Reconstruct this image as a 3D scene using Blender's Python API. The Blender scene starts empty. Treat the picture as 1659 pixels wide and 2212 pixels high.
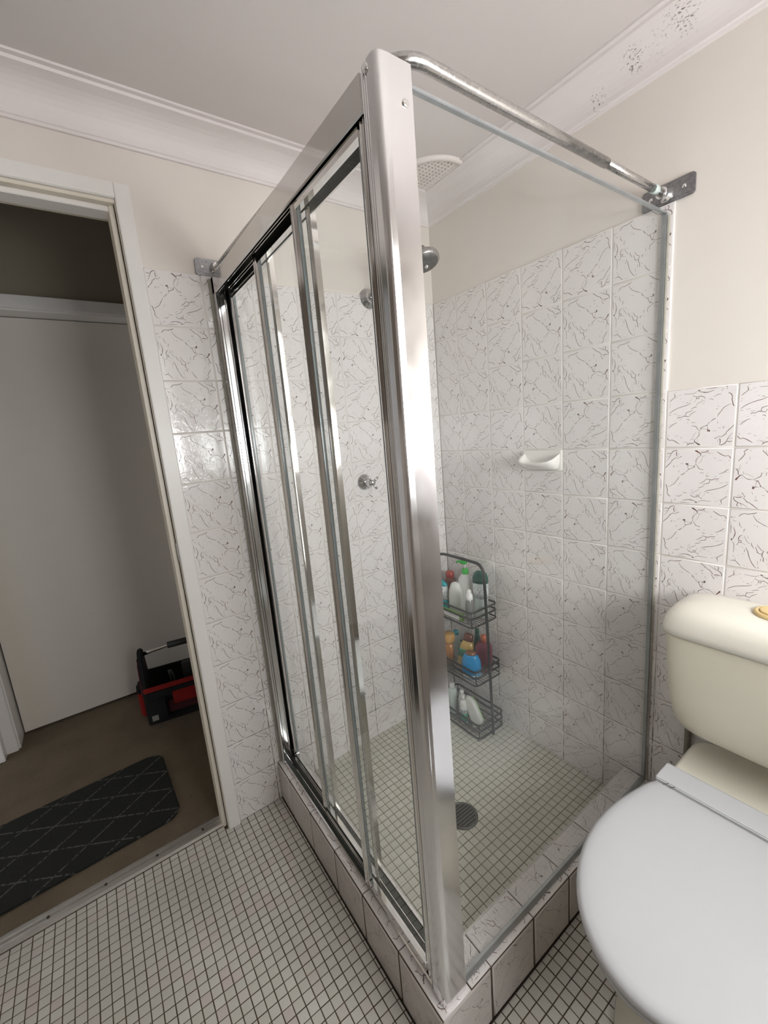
import bpy, bmesh, math, random
from mathutils import Vector, Matrix
random.seed(7)
S = bpy.context.scene
COL = S.collection
PI = math.pi

# ------------------------------------------------------------------ camera
CAM = Vector((1.4036, -1.3008, 1.3319))
RX = Vector((0.578, 0.812, -0.083)); FW = Vector((-0.809, 0.556, -0.19))
FW.normalize(); RX = (RX - FW * RX.dot(FW)).normalized(); DN = FW.cross(RX)
FPX = 911.96
cam = bpy.data.cameras.new('camera'); co = bpy.data.objects.new('camera', cam); COL.objects.link(co)
m = Matrix((RX, -DN, -FW)).transposed().to_4x4(); m.translation = CAM
co.matrix_world = m
cam.sensor_fit = 'HORIZONTAL'; cam.sensor_width = 36.0; cam.lens = 36.0 * FPX / 1659.0
cam.clip_start = 0.02; cam.clip_end = 50
S.camera = co
def project(p):
    d = Vector(p) - CAM
    z = d.dot(FW)
    return (829.5 + FPX * d.dot(RX) / z, 1106 + FPX * d.dot(DN) / z, z)

# ------------------------------------------------------------------ world, exposure
W = bpy.data.worlds.new('sky'); S.world = W; W.use_nodes = True
W.node_tree.nodes['Background'].inputs[0].default_value = (0.75, 0.85, 1.0, 1)
W.node_tree.nodes['Background'].inputs[1].default_value = 0.6
S.view_settings.view_transform = 'Standard'; S.view_settings.look = 'None'
S.view_settings.gamma = 1.0; S.view_settings.use_curve_mapping = False
S.view_settings.exposure = 0.3
WINDOW_LIGHT = 20.0
WINDOW_UPPER = 3.2
HALL_LIGHT = 2.6

# ------------------------------------------------------------------ materials
def srgb(r, g, b):
    f = lambda c: (c/255/12.92 if c <= 10 else ((c/255+.055)/1.055)**2.4)
    return (f(r), f(g), f(b), 1)
MATS = {}
class NT:
    def __init__(s, name):
        s.m = bpy.data.materials.new(name); s.m.use_nodes = True; s.t = s.m.node_tree
        s.b = s.t.nodes['Principled BSDF']; s.out = s.t.nodes['Material Output']; MATS[name] = s.m
    def n(s, typ, **kw):
        o = s.t.nodes.new(typ)
        for k, v in kw.items(): setattr(o, k, v)
        return o
    def l(s, a, b): s.t.links.new(a, b)
    def val(s, sock, v):
        if isinstance(v, (int, float)): sock.default_value = v
        elif isinstance(v, tuple): sock.default_value = v
        else: s.l(v, sock)
    def math(s, op, a, b=0.0, c=None, clamp=False):
        o = s.n('ShaderNodeMath', operation=op, use_clamp=clamp)
        s.val(o.inputs[0], a); s.val(o.inputs[1], b)
        if c is not None: s.val(o.inputs[2], c)
        return o.outputs[0]
    def coord(s, kind='Object'): return s.n('ShaderNodeTexCoord').outputs[kind]
    def noise(s, vec, scale, detail=2.0, rough=.5):
        o = s.n('ShaderNodeTexNoise'); s.l(vec, o.inputs['Vector'])
        o.inputs['Scale'].default_value = scale; o.inputs['Detail'].default_value = detail; o.inputs['Roughness'].default_value = rough
        return o
    def mix(s, fac, a, b):
        o = s.n('ShaderNodeMix', data_type='RGBA'); s.val(o.inputs[0], fac); s.val(o.inputs[6], a); s.val(o.inputs[7], b)
        return o.outputs[2]
    def ss(s, x, lo, hi, a=0.0, b=1.0):
        o = s.n('ShaderNodeMapRange', interpolation_type='SMOOTHSTEP'); s.val(o.inputs[0], x)
        s.val(o.inputs[1], lo); s.val(o.inputs[2], hi); s.val(o.inputs[3], a); s.val(o.inputs[4], b)
        return o.outputs[0]
    def map(s, vec, scale=(1, 1, 1), rot=(0, 0, 0), loc=(0, 0, 0)):
        o = s.n('ShaderNodeMapping'); s.l(vec, o.inputs[0]); o.inputs['Scale'].default_value = scale
        o.inputs['Rotation'].default_value = rot; o.inputs['Location'].default_value = loc
        return o.outputs[0]
    def bump(s, h, strength, dist=.001):
        o = s.n('ShaderNodeBump'); s.l(h, o.inputs['Height']); o.inputs['Strength'].default_value = strength; o.inputs['Distance'].default_value = dist
        s.l(o.outputs[0], s.b.inputs['Normal'])

def basic(name, col, rough=.5, metal=0.0, var=.08, scale=12.0, bump=0.0, bscale=200.0, coat=0.0, spec=None, trans=0.0, rvar=0.0):
    t = NT(name); c = t.coord('Object')
    nz = t.noise(c, scale, 3)
    dark = tuple(x * (1 - var) for x in col[:3]) + (1,); lite = tuple(min(1, x * (1 + var)) for x in col[:3]) + (1,)
    t.l(t.mix(nz.outputs[0], dark, lite), t.b.inputs['Base Color'])
    t.b.inputs['Roughness'].default_value = rough; t.b.inputs['Metallic'].default_value = metal
    t.b.inputs['Coat Weight'].default_value = coat; t.b.inputs['Coat Roughness'].default_value = .05
    if spec is not None: t.b.inputs['Specular IOR Level'].default_value = spec
    if trans: t.b.inputs['Transmission Weight'].default_value = trans
    if rvar:
        n3 = t.noise(c, scale * 3, 4)
        t.l(t.ss(n3.outputs[0], .3, .7, rough, rough + rvar), t.b.inputs['Roughness'])
    if bump:
        n2 = t.noise(c, bscale, 2); t.bump(n2.outputs[0], bump)
    return t.m

basic('wall_paint', srgb(226, 219, 211), .55, var=.02, bump=.05, bscale=90)
basic('ceiling_paint', srgb(216, 209, 206), .7, var=.015, bump=.04, bscale=60)
basic('trim_paint', srgb(232, 229, 225), .35, var=.02, scale=30, bump=.04, bscale=40)
basic('jamb_paint', srgb(226, 218, 203), .4, var=.04, scale=25)
basic('hall_paint', srgb(226, 219, 208), .5, var=.02)
basic('hall_wall_shade', srgb(140, 130, 112), .6, var=.03)  # darker than the door leaf: hallway shade put into the wall colour
basic('far_paint', srgb(116, 106, 96), .6, var=.03)  # unseen front wall, darkened to cut bounce light
basic('hall_ceiling_shade', srgb(130, 124, 112), .7, var=.02)  # colour darkened so the top of the hallway reads as shade
basic('fixture_chrome', (.60, .60, .60, 1), .07, 1.0, var=.05, rvar=.05)  # base darkened in place of missing dark reflections
basic('chrome', (.86, .86, .85, 1), .06, 1.0, var=.03, rvar=.05)
basic('polished_aluminium', (.80, .79, .77, 1), .07, 1.0, var=.03, scale=8, rvar=.05)
basic('satin_aluminium', (.84, .84, .85, 1), .13, 1.0, var=.02, scale=6, rvar=.06)
basic('channel_shade', (.05, .055, .05, 1), .35, .6, var=.2)  # near black, paints the shade inside the door tracks
basic('tarnished_chrome', (.52, .51, .50, 1), .2, 1.0, var=.13, scale=45, rvar=.1)
basic('bracket_metal', (.34, .34, .35, 1), .3, 1.0, var=.4, scale=160, rvar=.2, bump=.4, bscale=300)
basic('black_rubber', (.012, .012, .012, 1), .6)
basic('ceramic_white', srgb(236, 233, 228), .12, var=.02, coat=.3)
basic('cistern_lid_cream', srgb(230, 226, 213), .26, var=.02, scale=5, coat=.1)
basic('cistern_cream', srgb(222, 216, 197), .28, var=.025, scale=5, coat=.1)
basic('bowl_cream', srgb(224, 219, 204), .16, var=.03, scale=6, coat=.3)
basic('button_yellow', srgb(222, 196, 140), .35, var=.05)
basic('seat_white', srgb(196, 197, 199), .24, var=.012, scale=4, coat=.1)
basic('hairline', (.03, .025, .02, 1), .6)
basic('pipe_grey', srgb(120, 112, 100), .4, var=.2, scale=30)
basic('vent_plastic', srgb(232, 224, 220), .4, var=.02)
basic('black_wire', (.022, .022, .024, 1), .38, var=.3, scale=60)
basic('grate_metal', (.16, .16, .155, 1), .35, .9, var=.3, scale=90, rvar=.2)
basic('threshold_alu', (.74, .72, .69, 1), .32, 1.0, var=.1, scale=40, rvar=.15)
basic('silicone', srgb(176, 172, 160), .5, var=.25, scale=60)
basic('mould_shade_dark', (.04, .03, .022, 1), .8, var=.5, scale=60)  # dark for mouldy seal, screws, and painted shade in gap, drain and duct
basic('glass_edge', (.26, .29, .295, 1), .15, var=.2, spec=.6)
basic('edge_trim', (.44, .46, .47, 1), .3, .8, var=.2, scale=30)
basic('red_fabric', srgb(150, 24, 20), .75, var=.25, scale=60, bump=.3, bscale=900)
basic('black_fabric', (.010, .010, .011, 1), .85, var=.3, scale=60, bump=.3, bscale=900)
basic('maroon_web', srgb(78, 30, 36), .8, var=.2, scale=60)
basic('tool_grey', (.10, .10, .10, 1), .4, .5, var=.3)
basic('paper_tag', srgb(150, 150, 145), .7)
def plastic(name, r, g, b, rough=.28, **k): return basic(name, srgb(r, g, b), rough, var=.04, scale=40, coat=.15, **k)
plastic('p_white', 226, 226, 222); plastic('p_pearl', 214, 216, 210); plastic('p_green', 62, 186, 74); plastic('p_dkgreen', 22, 92, 78)
plastic('p_teal', 26, 150, 160); plastic('p_greyclear', 120, 120, 118); plastic('p_brown', 110, 60, 45); plastic('p_red', 176, 60, 45)
plastic('p_gold', 205, 160, 98); plastic('p_goldbottle', 190, 160, 96); plastic('p_bluebottle', 18, 140, 200); plastic('p_maroon', 120, 44, 66)
plastic('p_copper', 190, 100, 66); plastic('p_packgreen', 120, 160, 72); plastic('p_pale', 196, 208, 204); plastic('p_labelgreen', 60, 140, 112)
plastic('p_limegreen', 150, 196, 120); plastic('p_tan', 176, 120, 70); plastic('p_bronze', 128, 88, 60); plastic('p_black', 25, 25, 27)

# label print: rows of small dark marks on a light ground
t = NT('label_print'); u = t.map(t.coord('Object'), (260, 260, 420))
nz = t.noise(u, 1.0, 1); t.l(t.mix(t.ss(nz.outputs[0], .54, .6), srgb(222, 226, 226), srgb(40, 60, 70)), t.b.inputs['Base Color']); t.b.inputs['Roughness'].default_value = .4

# glazed wall tile and its brown vein print
def glaze(name, base):
    t = NT(name); c = t.coord('Object'); uv = t.coord('UV')
    big = t.noise(c, 2.5, 2); n1 = t.noise(uv, 7, 3, .6)
    t.l(t.mix(big.outputs[0], base, tuple(x * .955 for x in base[:3]) + (1,)), t.b.inputs['Base Color'])
    t.b.inputs['Roughness'].default_value = .13; t.b.inputs['Coat Weight'].default_value = .2; t.b.inputs['Coat Roughness'].default_value = .05
    t.bump(t.ss(n1.outputs[0], .42, .58), .16, .0012)
def vein(name, c1, c2):
    t = NT(name); uv = t.coord('UV'); n1 = t.noise(uv, 7, 2); n2 = t.noise(uv, 60, 2)
    a = t.mix(t.ss(n1.outputs[0], .35, .65), c1, c2); a = t.mix(t.ss(n2.outputs[0], .45, .7, 0, .3), a, srgb(170, 160, 154))
    t.l(a, t.b.inputs['Base Color']); t.b.inputs['Roughness'].default_value = .3
glaze('wall_tile', srgb(234, 229, 227)); vein('vein_print', srgb(108, 66, 56), srgb(100, 85, 77))
glaze('hob_tile', srgb(216, 209, 205)); vein('hob_vein', srgb(88, 72, 66), srgb(110, 98, 92))
VEINS = [  # (width, points) in pixels of one printed tile
(13,[(185,190),(215,165),(280,180),(330,130),(380,110),(425,118)]),(9,[(300,120),(310,150)]),(14,[(410,130),(400,165),(405,215),(425,240)]),(9,[(440,165),(462,215)]),
(8,[(165,240),(160,275)]),(7,[(180,232),(250,225),(290,180)]),(9,[(170,330),(240,260),(285,190)]),(13,[(155,465),(185,430),(235,390),(285,345),(300,310),(390,255),(420,275),(500,235)]),
(30,[(168,448),(195,420)]),(20,[(488,240),(512,230)]),(11,[(160,355),(190,375)]),(12,[(330,455),(345,410),(360,450)]),(10,[(395,425),(440,425)]),(7,[(475,382),(545,368)]),
(56,[(600,382),(655,388)]),(30,[(645,395),(648,432)]),(9,[(660,410),(770,430),(800,395),(820,390)]),(10,[(643,430),(648,485)]),(12,[(660,492),(720,468),(780,450),(790,425)]),(26,[(648,490),(678,478)]),(24,[(768,440),(795,428)]),
(14,[(660,495),(610,545)]),(14,[(590,550),(540,590),(490,605)]),(11,[(465,630),(435,680),(400,720),(345,785),(250,830),(210,835)]),(10,[(815,390),(815,310),(850,260),(900,225)]),(11,[(820,395),(880,480),(960,500)]),(18,[(942,490),(960,494)]),
(6,[(850,180),(840,240)]),(52,[(800,118),(850,140)]),(44,[(845,140),(915,185)]),(26,[(912,180),(905,222)]),(13,[(920,170),(930,150),(1000,150),(1050,120),(1075,105)]),(13,[(1040,130),(1075,180)]),(9,[(1020,175),(1060,135)]),
(8,[(920,215),(960,235),(1000,215)]),(6,[(950,240),(920,320),(860,385)]),(9,[(1090,160),(1110,190)]),(12,[(1135,165),(1150,178)]),(13,[(1230,140),(1290,180),(1340,210),(1390,230),(1440,215),(1485,255),(1485,285)]),
(10,[(1170,260),(1210,278)]),(9,[(1250,312),(1320,312)]),(10,[(1455,305),(1465,330)]),(12,[(455,510),(460,550)]),(11,[(890,555),(940,560),(970,565)]),(16,[(1042,565),(1058,565)]),(11,[(1015,605),(1030,630),(1075,628)]),
(11,[(1265,585),(1325,570),(1400,525),(1430,495),(1465,495)]),(7,[(1370,555),(1460,540)]),(8,[(1180,640),(1225,630)]),(14,[(1308,628),(1322,628)]),(12,[(885,780),(960,740),(1000,715),(1020,680),(1090,700),(1140,705),(1180,680),(1250,685),(1270,665)]),
(9,[(1190,720),(1270,725)]),(11,[(1090,700),(1090,740),(1070,770),(990,785),(940,805)]),(18,[(1060,768),(1080,768)]),(10,[(855,860),(910,855),(985,825)]),(8,[(880,880),(860,910),(800,940),(700,965)]),(8,[(700,925),(760,895)]),
(11,[(980,945),(1060,915),(1180,895),(1260,875),(1320,855),(1390,820),(1440,785)]),(8,[(1270,770),(1350,762)]),(10,[(1395,755),(1450,750)]),(13,[(155,790),(175,815),(185,860),(200,910),(190,960),(215,1010),(265,1040)]),(20,[(170,812),(180,828)]),
(12,[(455,780),(490,775)]),(7,[(430,805),(460,830)]),(7,[(290,750),(310,762)]),(10,[(390,1030),(460,1035),(530,1000)]),(10,[(540,950),(570,970),(630,972)]),(13,[(695,990),(720,1030),(780,1055),(840,1045)]),(15,[(820,1008),(870,1018),(870,1050),(820,1045),(820,1008)]),
(11,[(870,1010),(915,950)]),(15,[(870,1050),(940,1075)]),(12,[(900,1060),(935,1095)]),(7,[(740,965),(780,1005)]),(10,[(1030,950),(1045,965),(1090,965)]),(6,[(1000,980),(950,1040)]),(13,[(1435,918),(1425,938)]),(12,[(1420,960),(1405,985)]),
(13,[(1425,1030),(1380,1065),(1340,1090),(1310,1115),(1310,1140),(1325,1185)]),(9,[(1310,1105),(1250,1108)]),(20,[(1300,1140),(1320,1140)]),(6,[(1325,1185),(1270,1215),(1190,1225)]),(8,[(1180,1140),(1240,1130)]),(9,[(1170,1062),(1195,1058)]),(7,[(1120,990),(1150,988)]),
(9,[(285,1095),(290,1130)]),(30,[(278,1148),(302,1148)]),(10,[(240,1158),(380,1162)]),(10,[(340,1135),(385,1105),(370,1080)]),(9,[(410,1160),(440,1160)]),(10,[(460,1155),(520,1162),(680,1168)]),(13,[(520,1120),(590,1112),(640,1102),(700,1108),(745,1120),(810,1145)]),
(24,[(700,1110),(748,1122)]),(40,[(790,1160),(835,1162)]),(9,[(850,1155),(915,1125),(980,1125),(1120,1140)]),(14,[(940,1200),(990,1212)]),(10,[(1045,1208),(1060,1210)])]
def vein_strips():
    out = []
    for w, pts in VEINS:
        q = []
        for x, y in pts:
            v = (y - (75 - 10*(x-150)/1390)) / (1090 + 110*(x-100)/1400)
            xl = 150 - 55*v; xr = 1540 - 75*v
            q.append(((x - xl)/(xr - xl), v))
        out.append((w/1390, q))
    return out
STRIPS = vein_strips()

# grout: pale, going brown with mould low on the wall
def grout(name, clean, dirty, zlo, zhi):
    t = NT(name); c = t.coord('Object'); sep = t.n('ShaderNodeSeparateXYZ'); t.l(c, sep.inputs[0])
    nz = t.noise(c, 7, 3); n2 = t.noise(c, 40, 3)
    h = t.ss(t.math('ADD', sep.outputs[2], t.math('MULTIPLY', t.math('SUBTRACT', nz.outputs[0], .5), .9)), zlo, zhi, 1.0, 0.0)
    f = t.math('MULTIPLY', h, t.ss(n2.outputs[0], .3, .65), clamp=True)
    t.l(t.mix(f, clean, dirty), t.b.inputs['Base Color']); t.b.inputs['Roughness'].default_value = .85
grout('wall_grout', srgb(222, 216, 208), srgb(84, 66, 52), .0, 1.15)
grout('floor_grout', srgb(86, 72, 58), srgb(50, 38, 28), -5, 5)
grout('shower_grout', srgb(128, 124, 110), srgb(96, 88, 72), -5, 5)

# mosaic: each chip its own tint by its cell
def mosaic(name, c1, c2, c3):
    t = NT(name); geo = t.n('ShaderNodeNewGeometry'); mp = t.map(geo.outputs['Position'], (1/.0254,)*3)
    wn = t.n('ShaderNodeTexWhiteNoise', noise_dimensions='1D'); t.l(t.n('ShaderNodeAttribute', attribute_name='tint', attribute_type='GEOMETRY').outputs['Fac'], wn.inputs['W'])
    oi = t.n('ShaderNodeObjectInfo')
    w2 = t.n('ShaderNodeTexWhiteNoise', noise_dimensions='2D')
    cb = t.n('ShaderNodeCombineXYZ'); t.l(wn.outputs[0], cb.inputs[0]); t.l(oi.outputs['Random'], cb.inputs[1]); t.l(cb.outputs[0], w2.inputs['Vector'])
    big = t.noise(geo.outputs['Position'], 3.0, 2); sp = t.noise(geo.outputs['Position'], 260, 2)
    a = t.mix(t.ss(w2.outputs[0], .2, .8), c1, c2); a = t.mix(t.ss(w2.outputs[0], .78, .86), a, c3)
    a = t.mix(t.ss(big.outputs[0], .35, .7), a, tuple(x * .93 for x in c1[:3]) + (1,))
    a = t.mix(t.ss(sp.outputs[0], .66, .75, 0, .35), a, srgb(120, 112, 100))
    t.l(a, t.b.inputs['Base Color']); t.b.inputs['Roughness'].default_value = .33
mosaic('floor_mosaic', srgb(205, 203, 194), srgb(214, 212, 204), srgb(207, 198, 192))
mosaic('shower_mosaic', srgb(206, 204, 192), srgb(216, 213, 202), srgb(204, 200, 186))

# clear pane with a little water haze
t = NT('shower_glass')
tr = t.n('ShaderNodeBsdfTransparent'); tr.inputs[0].default_value = (.982, .990, .986, 1)
gl = t.n('ShaderNodeBsdfGlossy'); gl.inputs['Roughness'].default_value = .01; gl.inputs[0].default_value = (.9, .93, .92, 1)
lw = t.n('ShaderNodeLayerWeight'); lw.inputs['Blend'].default_value = .5
fr = t.math('ADD', t.math('MULTIPLY', t.math('POWER', lw.outputs['Facing'], 5.0), .75), .022)
mx = t.n('ShaderNodeMixShader'); t.l(fr, mx.inputs[0]); t.l(tr.outputs[0], mx.inputs[1]); t.l(gl.outputs[0], mx.inputs[2])
df = t.n('ShaderNodeBsdfDiffuse'); df.inputs[0].default_value = (.8, .82, .8, 1)
nz = t.noise(t.map(t.coord('Object'), (3, 3, 1.2)), 3.0, 4)
m2 = t.n('ShaderNodeMixShader'); t.l(t.ss(nz.outputs[0], .3, .8, .002, .016), m2.inputs[0]); t.l(mx.outputs[0], m2.inputs[1]); t.l(df.outputs[0], m2.inputs[2])
t.l(m2.outputs[0], t.out.inputs[0])

# frosted daylight panes
def daylight(name, col, strength):
    t = NT(name); nz = t.noise(t.coord('Object'), 60, 2)
    t.l(t.mix(nz.outputs[0], tuple(x * .95 for x in col[:3]) + (1,), col), t.b.inputs['Emission Color'])
    t.b.inputs['Emission Strength'].default_value = strength; t.b.inputs['Base Color'].default_value = (.8, .8, .8, 1); t.b.inputs['Roughness'].default_value = .4
daylight('frosted_pane', (.98, .99, 1.0, 1), WINDOW_LIGHT)
daylight('upper_pane', (1.0, .99, .98, 1), WINDOW_UPPER)
daylight('hall_pane', (1.0, .97, .93, 1), HALL_LIGHT)

# cornice plaster with mould specks near the shower
t = NT('cornice_plaster'); c = t.coord('Object')
def blob(cx, r):
    v = t.n('ShaderNodeVectorMath', operation='DISTANCE'); t.l(t.map(c, (1, 1, 1)), v.inputs[0]); v.inputs[1].default_value = cx
    return t.ss(v.outputs['Value'], r * .15, r, 1.0, 0.0)
spots = blob((.80, -.04, 2.16), .055)
for cx, r in (((.905, -.05, 2.168), .06), ((.96, -.055, 2.178), .04), ((.86, -.045, 2.165), .04), ((.84, -.03, 2.145), .035), ((.70, -.03, 2.14), .05)):
    spots = t.math('MAXIMUM', spots, blob(cx, r))
sp = t.noise(t.map(c, (1, 2.2, 1)), 150, 5, .65); 
f = t.math('MULTIPLY', spots, t.ss(t.math('ADD', sp.outputs[0], t.math('MULTIPLY', spots, .12)), .64, .70), clamp=True)
t.l(t.mix(f, srgb(229, 222, 220), srgb(58, 48, 36)), t.b.inputs['Base Color']); t.b.inputs['Roughness'].default_value = .6

# carpet
t = NT('carpet'); c = t.coord('Object'); n1 = t.noise(c, 260, 3); n2 = t.noise(c, 5, 3); n3 = t.noise(c, 40, 2)
a = t.mix(n1.outputs[0], srgb(92, 80, 64), srgb(128, 114, 94)); a = t.mix(t.ss(n2.outputs[0], .4, .7, 0, .4), a, srgb(84, 74, 60))
a = t.mix(t.ss(n3.outputs[0], .7, .78, 0, .5), a, srgb(60, 48, 38)); t.l(a, t.b.inputs['Base Color']); t.b.inputs['Roughness'].default_value = .95; t.bump(n1.outputs[0], .5, .004)

# charcoal mat with dashed grey diamond lines (print)
t = NT('mat_weave'); c = t.coord('Object'); sep = t.n('ShaderNodeSeparateXYZ'); t.l(c, sep.inputs[0])
def stripes(a, b, period):
    v = t.math('ADD', t.math('MULTIPLY', sep.outputs[0], a), t.math('MULTIPLY', sep.outputs[1], b))
    return t.math('ABSOLUTE', t.math('SUBTRACT', t.math('FRACT', t.math('DIVIDE', v, period)), .5))
nzm = t.noise(c, 300, 2)
dash = t.noise(t.map(c), 95, 1)
l1 = t.ss(stripes(1.0, .62, .118), .02, .035, 1, 0); l2 = t.ss(stripes(1.0, -.62, .118), .02, .035, 1, 0)
k = t.math('MULTIPLY', t.math('MAXIMUM', l1, l2), t.ss(dash.outputs[0], .38, .5))
t.l(t.mix(t.math('MULTIPLY', k, .8), t.mix(nzm.outputs[0], (.006, .007, .006, 1), (.014, .015, .013, 1)), srgb(92, 92, 86)), t.b.inputs['Base Color'])
t.b.inputs['Roughness'].default_value = .95; t.bump(nzm.outputs[0], .5, .003)

# plain tiled dado for the walls behind the camera (seen only in reflections), dimmed to cut bounce light
t = NT('far_tiles'); c = t.coord('Object'); bk = t.n('ShaderNodeTexBrick', offset=0.0, squash=1.0)
t.l(t.map(c, (1, 1, 1), (PI/2, 0, 0)), bk.inputs['Vector']); bk.inputs['Scale'].default_value = 1.0
bk.inputs['Brick Width'].default_value = .1524; bk.inputs['Row Height'].default_value = .1524; bk.inputs['Mortar Size'].default_value = .0015
bk.inputs['Color1'].default_value = srgb(186, 178, 170); bk.inputs['Color2'].default_value = srgb(180, 172, 164); bk.inputs['Mortar'].default_value = srgb(190, 184, 174)
t.l(bk.outputs[0], t.b.inputs['Base Color']); t.b.inputs['Roughness'].default_value = .2

# ------------------------------------------------------------------ mesh helpers
class MB:
    def __init__(s): s.v = []; s.f = []; s.mi = []; s.smooth = []
    def add(s, vs, fs, mi=0, sm=False):
        o = len(s.v); s.v += [tuple(v) for v in vs]; s.f += [tuple(i + o for i in f) for f in fs]; s.mi += [mi] * len(fs); s.smooth += [sm] * len(fs); return s
    def box(s, x0, x1, y0, y1, z0, z1, mi=0):
        v = [(x, y, z) for z in (z0, z1) for y in (y0, y1) for x in (x0, x1)]
        return s.add(v, [(0, 2, 3, 1), (4, 5, 7, 6), (0, 1, 5, 4), (2, 6, 7, 3), (0, 4, 6, 2), (1, 3, 7, 5)], mi)
    def prism(s, poly, a0, a1, axis='z', mi=0, sm=False):
        n = len(poly)
        def P(p, a):
            return {'z': (p[0], p[1], a), 'x': (a, p[0], p[1]), 'y': (p[0], a, p[1])}[axis]
        v = [P(p, a0) for p in poly] + [P(p, a1) for p in poly]
        s.add(v, [(i, (i+1) % n, n + (i+1) % n, n + i) for i in range(n)], mi, sm)
        o = len(s.v) - 2 * n
        s.f += [tuple(o + i for i in range(n))[::-1], tuple(o + n + i for i in range(n))]; s.mi += [mi, mi]; s.smooth += [False, False]
        return s
    def rings(s, rs, cap=True, mi=0, sm=True, closed=False):
        n = len(rs[0]); v = [p for r in rs for p in r]; f = []
        for k in range(len(rs) - 1 + (1 if closed else 0)):
            k2 = (k + 1) % len(rs)
            f += [(k*n + i, k*n + (i+1) % n, k2*n + (i+1) % n, k2*n + i) for i in range(n)]
        s.add(v, f, mi, sm)
        if cap and not closed:
            o = len(s.v) - len(v)
            s.f += [tuple(o + i for i in range(n))[::-1], tuple(o + (len(rs)-1)*n + i for i in range(n))]; s.mi += [mi, mi]; s.smooth += [False, False]
        return s
    def tube(s, pts, r, n=12, mi=0, cap=True, closed=False):
        pts = [Vector(p) for p in pts]; rs = []; up = None; N = len(pts)
        for i, p in enumerate(pts):
            if closed: d = (pts[(i+1) % N] - pts[i-1]).normalized()
            else: d = (pts[min(i+1, N-1)] - pts[max(i-1, 0)]).normalized()
            if up is None:
                up = Vector((0, 0, 1)) if abs(d.z) < .9 else Vector((1, 0, 0))
            a = d.cross(up).normalized(); b = a.cross(d).normalized(); up = b
            rr = r[i] if isinstance(r, (list, tuple)) else r
            rs.append([p + a * (rr * math.cos(2*PI*k/n)) + b * (rr * math.sin(2*PI*k/n)) for k in range(n)])
        return s.rings(rs, cap, mi, True, closed)
    def lathe(s, prof, c=(0, 0, 0), axis='z', n=24, mi=0, cap=True):
        rs = []
        for r, h in prof:
            ring = []
            for k in range(n):
                a = 2*PI*k/n; p, q = r*math.cos(a), r*math.sin(a)
                ring.append({'z': (c[0]+p, c[1]+q, c[2]+h), 'x': (c[0]+h, c[1]+p, c[2]+q), 'y': (c[0]+q, c[1]+h, c[2]+p)}[axis])
            rs.append(ring)
        return s.rings(rs, cap, mi)
    def loft(s, secs, n=28, mi=0):
        # secs: (cx, cy, z, rx, ry, exponent)
        rs = []
        for cx, cy, z, rx, ry, e in secs:
            ring = []
            for k in range(n):
                a = 2*PI*k/n; ca, sa = math.cos(a), math.sin(a)
                ring.append((cx + rx*math.copysign(abs(ca)**(2/e), ca), cy + ry*math.copysign(abs(sa)**(2/e), sa), z))
            rs.append(ring)
        return s.rings(rs, True, mi)
    def build(s, name, mat, parent=None, bevel=0.0, seg=2):
        me = bpy.data.meshes.new(name); me.from_pydata([tuple(v) for v in s.v], [], s.f); 
        mats = mat if isinstance(mat, (list, tuple)) else [mat]
        for x in mats: me.materials.append(MATS[x])
        for p, mi, sm in zip(me.polygons, s.mi, s.smooth): p.material_index = mi; p.use_smooth = sm
        bm = bmesh.new(); bm.from_mesh(me); bmesh.ops.recalc_face_normals(bm, faces=bm.faces)
        if bevel:
            bmesh.ops.bevel(bm, geom=[e for e in bm.edges if len(e.link_faces) == 2 and e.calc_face_angle(0) > .6], offset=bevel, segments=seg, affect='EDGES', clamp_overlap=True)
        bm.to_mesh(me); bm.free()
        o = bpy.data.objects.new(name, me); COL.objects.link(o)
        if parent: o.parent = parent
        return o
def BX(name, mat, parent, *a, bevel=0.0, seg=2): return MB().box(*a).build(name, mat, parent, bevel, seg)
def tag(o, label, cat, group=None):
    o['label'] = label; o['category'] = cat
    if group: o['group'] = group
    return o
def struct(o, label=None):
    o['kind'] = 'structure'
    if label: o['label'] = label
    return o
def empty(name, loc=(0, 0, 0), rz=0.0):
    o = bpy.data.objects.new(name, None); COL.objects.link(o); o.location = loc; o.rotation_euler = (0, 0, rz); o.empty_display_size = .05
    return o
def rrect(x0, x1, y0, y1, r, n=6):
    P = []
    for cx, cy, a0 in ((x1-r, y1-r, 0), (x0+r, y1-r, PI/2), (x0+r, y0+r, PI), (x1-r, y0+r, 3*PI/2)):
        P += [(cx + r*math.cos(a0 + PI/2*k/n), cy + r*math.sin(a0 + PI/2*k/n)) for k in range(n+1)]
    return P

# ------------------------------------------------------------------ room shell
P = .1524; G = .0011                       # tile pitch, half joint
XR, YF, ZC = 1.95, -2.35, 2.208            # right wall, front wall, ceiling
TP = .005                                  # tiles stand proud of the paint
DY0, DY1, DZ = -1.115, -1.86, 1.978        # doorway

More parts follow.
